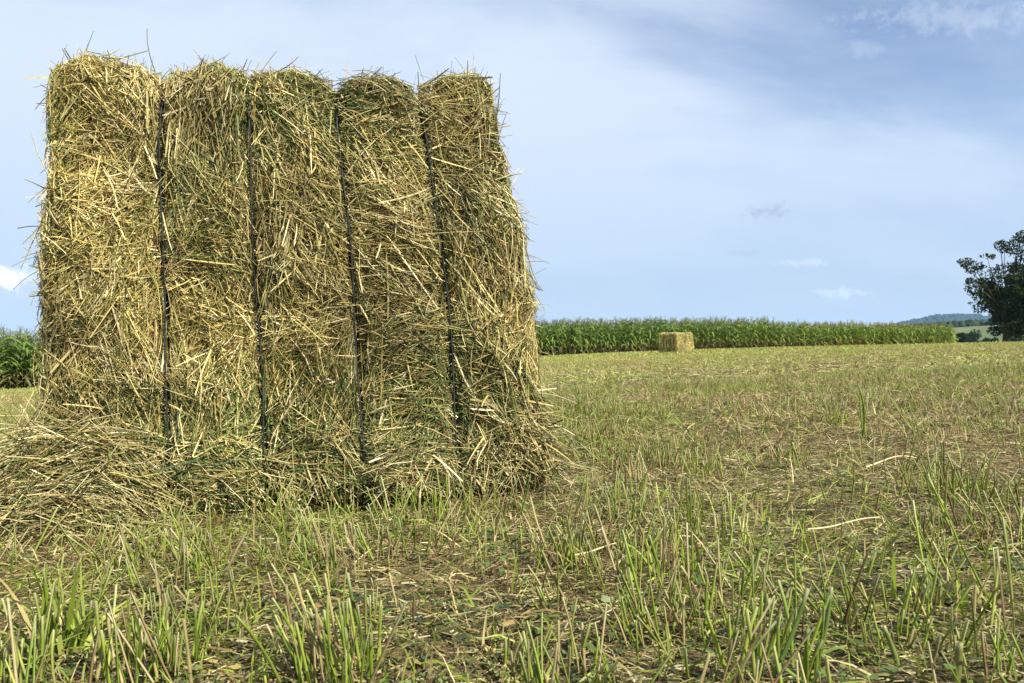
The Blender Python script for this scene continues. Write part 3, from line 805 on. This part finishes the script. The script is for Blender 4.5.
# woods on the second hill, read as one mass
wd = Acc()
ico_v = []; 
def lump(n=7, m=10):
    th = np.linspace(0, math.pi * .62, n); ph = np.arange(m) * 2 * math.pi / m
    return np.stack([np.sin(th)[:, None] * np.cos(ph), np.sin(th)[:, None] * np.sin(ph), np.cos(th)[:, None] + ph * 0], -1).reshape(-1, 3), \
        np.array([[i * m + j, (i + 1) * m + j, (i + 1) * m + (j + 1) % m, i * m + (j + 1) % m] for i in range(n - 1) for j in range(m)])
LV, LQ = lump()
def trees_on(f, n, x0, x1, y0, y1, size, seed, dens=None):
    rs = np.random.RandomState(seed)
    for _ in range(n):
        x, y = rs.uniform(x0, x1), rs.uniform(y0, y1)
        if dens is not None and not dens(x, y): continue
        r = size * rs.uniform(.7, 1.3)
        V = LV * np.array([r, r, r * 1.25]) * (1 + .22 * vnoise(LV * 2.2 + rs.uniform(0, 99, 3), seed))[:, None]
        wd.add(V + np.array([x, y, float(f(np.array(x), np.array(y))) + r * .5]), np.array([.020, .034, .013]) * rs.uniform(.6, 1.4), LQ)
trees_on(wood_f, 3200, 550, 1250, 1020, 1420, 5.2, 3)
trees_on(meadow_f, 900, 250, 620, 655, 720, 2.6, 9)
trees_on(ridge_f, 1500, 1450, 2150, 3300, 3720, 13, 4)
tag(wd.build('distant_woods', M_wood), 'dark woods covering the distant hillsides', 'woods', kind='stuff')

# round trees and bushes down in the hollow before the meadow
def bush(name, u, v0, v1, Y, wpx, label, cat, seed):
    k = 796.4 / Y; x = (u - 512) / k; zt = CAM_H + (341.5 - v0) / k; zb = float(meadow_f(np.array(x), np.array(Y))) if Y > 300 else float(base_z(x, Y))
    r = wpx / k / 2; hgt = zt - zb
    root = empty(name, (x, Y, zb))
    tag(root, label, cat)
    rs = np.random.RandomState(seed); ce = [], []
    zc = rs.uniform(.62 if hgt > 9 else .15, 1, 14); c = np.c_[rs.normal(0, .40, 14) * r, rs.normal(0, .40, 14) * r, hgt * .86 * zc]
    a = Acc(); leaf_cloud(a, c, np.full((14, 3), r * .55), 7000, r * .22, np.array([[.026, .042, .016], [.036, .055, .02]]), seed); a.build('crown', M_leaf, root)
    t = Acc(); s = np.linspace(0, 1, 5); t.tubes(np.stack([s * 0, s * 0, s * (hgt - r)], -1)[None], (r * .1 * np.linspace(1, .6, 5))[None], np.array([[.06, .05, .04]]), 8, ref=np.array([[[1., .2, 0]]])); t.build('trunk', M_bark, root)
bush('round_tree', 971, 324, 340, 330, 20, 'round dark tree in the hollow below the pale meadow, left of the large tree', 'tree', 21)
bush('round_tree', 986, 331, 341, 250, 16, 'smaller low dark tree between the round tree and the large tree', 'tree', 22)
bush('round_tree', 1016, 333, 343, 260, 22, 'wide dark tree top showing under the crown of the large tree', 'tree', 23)
bush('bush', 962, 331, 341, 120, 9, 'dark bush at the very end of the maize edge', 'bush', 24)

# ------------------------------------------------------------------ air
hz_ = Acc()
X0, X1, Y0, Y1, Z0, Z1 = -4600, 4600, -4600, 4600, -70, 150
v = [(X0, Y0, Z0), (X1, Y0, Z0), (X1, Y1, Z0), (X0, Y1, Z0), (X0, Y0, Z1), (X1, Y0, Z1), (X1, Y1, Z1), (X0, Y1, Z1)]
hz_.add(v, (.8, .8, .8), [(0, 3, 2, 1), (4, 5, 6, 7), (0, 1, 5, 4), (1, 2, 6, 5), (2, 3, 7, 6), (3, 0, 4, 7)])
m, nt, out = mat('air'); pv_ = nt.nodes.new('ShaderNodeVolumePrincipled')
pv_.inputs['Color'].default_value = (.36, .62, 1, 1); pv_.inputs['Density'].default_value = .00007; pv_.inputs['Anisotropy'].default_value = .0
nt.links.new(pv_.outputs[0], out.inputs['Volume'])
HAZE = True
if HAZE: tag(hz_.build('haze', m, smooth=False), 'thin blue summer haze over the land', 'haze', kind='stuff')

# ------------------------------------------------------------------ sky
w = bpy.data.worlds.new('World'); scene.world = w; w.use_nodes = True
nt = w.node_tree; nt.nodes.clear(); N = nt.nodes.new; L = nt.links.new
def val(op, a, b=None, c=None, clamp=False):
    n = N('ShaderNodeMath'); n.operation = op; n.use_clamp = clamp
    for k, s in enumerate((a, b, c)):
        if s is None: continue
        if isinstance(s, (int, float)): n.inputs[k].default_value = s
        else: L(s, n.inputs[k])
    return n.outputs[0]
def mapr(s, a, b, c, d):
    n = N('ShaderNodeMapRange'); n.interpolation_type = 'SMOOTHSTEP'
    for k, x in zip(('From Min', 'From Max', 'To Min', 'To Max'), (a, b, c, d)): n.inputs[k].default_value = x
    L(s, n.inputs['Value']); return n.outputs['Result']
out = N('ShaderNodeOutputWorld'); tc = N('ShaderNodeTexCoord')
sky = N('ShaderNodeTexSky'); sky.sky_type = 'NISHITA'; sky.sun_disc = False
sky.sun_elevation = SUN_EL; sky.sun_rotation = SUN_AZ; sky.air_density = 1.0; sky.dust_density = .2; sky.ozone_density = 2.0; sky.altitude = 2500
bg = N('ShaderNodeBackground'); bg.inputs['Strength'].default_value = .085
L(sky.outputs[0], bg.inputs['Color'])
sep = N('ShaderNodeSeparateXYZ'); L(tc.outputs['Generated'], sep.inputs[0])
zz = val('ADD', val('MAXIMUM', sep.outputs['Z'], 0.0), .30)
cx_ = val('DIVIDE', sep.outputs['X'], zz); cy_ = val('DIVIDE', sep.outputs['Y'], zz)
cmb = N('ShaderNodeCombineXYZ'); L(cx_, cmb.inputs[0]); L(cy_, cmb.inputs[1])
mp = N('ShaderNodeMapping'); mp.inputs['Rotation'].default_value = (0, 0, rad(-52)); mp.inputs['Scale'].default_value = (.62, 1.15, 1); mp.inputs['Location'].default_value = (1.3, .4, 0)
L(cmb.outputs[0], mp.inputs[0])
def cnoise(scale, detail, rough, dist):
    n = N('ShaderNodeTexNoise'); n.inputs['Scale'].default_value = scale; n.inputs['Detail'].default_value = detail; n.inputs['Roughness'].default_value = rough; n.inputs['Distortion'].default_value = dist
    L(mp.outputs[0], n.inputs['Vector']); return n.outputs['Fac']
c1 = cnoise(.75, 4, .5, .3); c2 = cnoise(2.6, 9, .58, .35)
az = val('DIVIDE', sep.outputs['X'], val('MAXIMUM', sep.outputs['Y'], .2))
blobs = []
ns = N('ShaderNodeTexNoise'); ns.inputs['Scale'].default_value = 75; ns.inputs['Detail'].default_value = 6; ns.inputs['Roughness'].default_value = .65; L(tc.outputs['Generated'], ns.inputs['Vector'])
el = val('DIVIDE', sep.outputs['Z'], val('MAXIMUM', sep.outputs['Y'], .2))
def blob(u, v, ru, rv, wgt, rag=4.2):
    a = val('DIVIDE', val('SUBTRACT', az, (u - 512) / 796.4), ru / 796.4)
    b = val('DIVIDE', val('SUBTRACT', el, (341.5 - v) / 796.4), rv / 796.4)
    d = val('SQRT', val('ADD', val('MULTIPLY', a, a), val('MULTIPLY', b, b)))
    d = val('ADD', d, val('MULTIPLY', val('SUBTRACT', ns.outputs['Fac'], .5), rag))
    return mapr(d, .1 if rag else .0, 1.25, wgt, 0)
cov = val('ADD', val('MULTIPLY', c1, .7), val('MULTIPLY', c2, .42))
cov = val('ADD', val('SUBTRACT', cov, val('MULTIPLY', az, .10)), blob(600, 60, 260, 130, .07, 0.))
cov = val('SUBTRACT', cov, blob(865, 40, 290, 140, .165, 0.))
veil = mapr(cov, .27, .62, .03, .98)
white = val('MAXIMUM', blob(4, 278, 38, 14, .95), val('MAXIMUM', blob(842, 293, 24, 6, .28), val('MAXIMUM', blob(800, 263, 26, 4, .22), val('MAXIMUM', blob(952, 18, 95, 18, .17, 3.6), blob(866, 48, 30, 10, .12, 3.4)))))
dark = val('MAXIMUM', blob(767, 211, 25, 8, .42), blob(744, 252, 18, 5, .15))
bc = N('ShaderNodeBackground'); bc.inputs['Color'].default_value = (.72, .83, 1, 1); bc.inputs['Strength'].default_value = .49
bh = N('ShaderNodeBackground'); bh.inputs['Color'].default_value = (.60, .77, 1, 1); bh.inputs['Strength'].default_value = .375
bw = N('ShaderNodeBackground'); bw.inputs['Color'].default_value = (.95, .97, 1, 1); bw.inputs['Strength'].default_value = .60
bd = N('ShaderNodeBackground'); bd.inputs['Color'].default_value = (.50, .64, .86, 1); bd.inputs['Strength'].default_value = .34
def mixs(f, a, b):
    n = N('ShaderNodeMixShader'); L(f, n.inputs[0]); L(a.outputs[0], n.inputs[1]); L(b.outputs[0], n.inputs[2]); return n
s0 = mixs(mapr(sep.outputs['Z'], .0, .42, .9, .0), bg, bh); s1 = mixs(val('MULTIPLY', veil, mapr(sep.outputs['Z'], .0, .30, .35, 1.)), s0, bc); s2 = mixs(white, s1, bw); s3 = mixs(dark, s2, bd)
L(s3.outputs[0], out.inputs['Surface'])
try: w.cycles.sampling_method = 'MANUAL'; w.cycles.sample_map_resolution = 512
except Exception: pass

# ------------------------------------------------------------------ sun and camera
import mathutils
sd = mathutils.Vector((math.sin(SUN_AZ) * math.cos(SUN_EL), math.cos(SUN_AZ) * math.cos(SUN_EL), math.sin(SUN_EL)))
sl = bpy.data.lights.new('sun', 'SUN'); sl.energy = 5.0; sl.angle = rad(.53); sl.color = (1, .95, .86)
so = link('sun', sl); so.rotation_euler = sd.to_track_quat('Z', 'Y').to_euler(); so.location = (20, -20, 40)
cd = bpy.data.cameras.new('camera'); cam = link('camera', cd)
cd.lens = PITCH; cd.sensor_width = 36; cd.clip_start = .05; cd.clip_end = 20000
cam.location = (0, 0, CAM_H); cam.rotation_euler = (rad(90), 0, 0)
cd.dof.use_dof = True; cd.dof.focus_distance = 2.0; cd.dof.aperture_fstop = 20
scene.camera = cam
vs = scene.view_settings; vs.view_transform = 'Standard'; vs.look = 'None'; vs.gamma = 1; vs.exposure = 1.08; vs.use_curve_mapping = False
cy_s = scene.cycles
cy_s.max_bounces = 6; cy_s.diffuse_bounces = 3; cy_s.glossy_bounces = 2; cy_s.transmission_bounces = 3; cy_s.volume_bounces = 0; cy_s.transparent_max_bounces = 4
cy_s.use_adaptive_sampling = True; cy_s.adaptive_threshold = .02
cy_s.use_denoising = True
cy_s.denoiser = 'OPENIMAGEDENOISE'
cy_s.denoising_input_passes = 'RGB_ALBEDO_NORMAL'
cy_s.denoising_prefilter = 'ACCURATE'
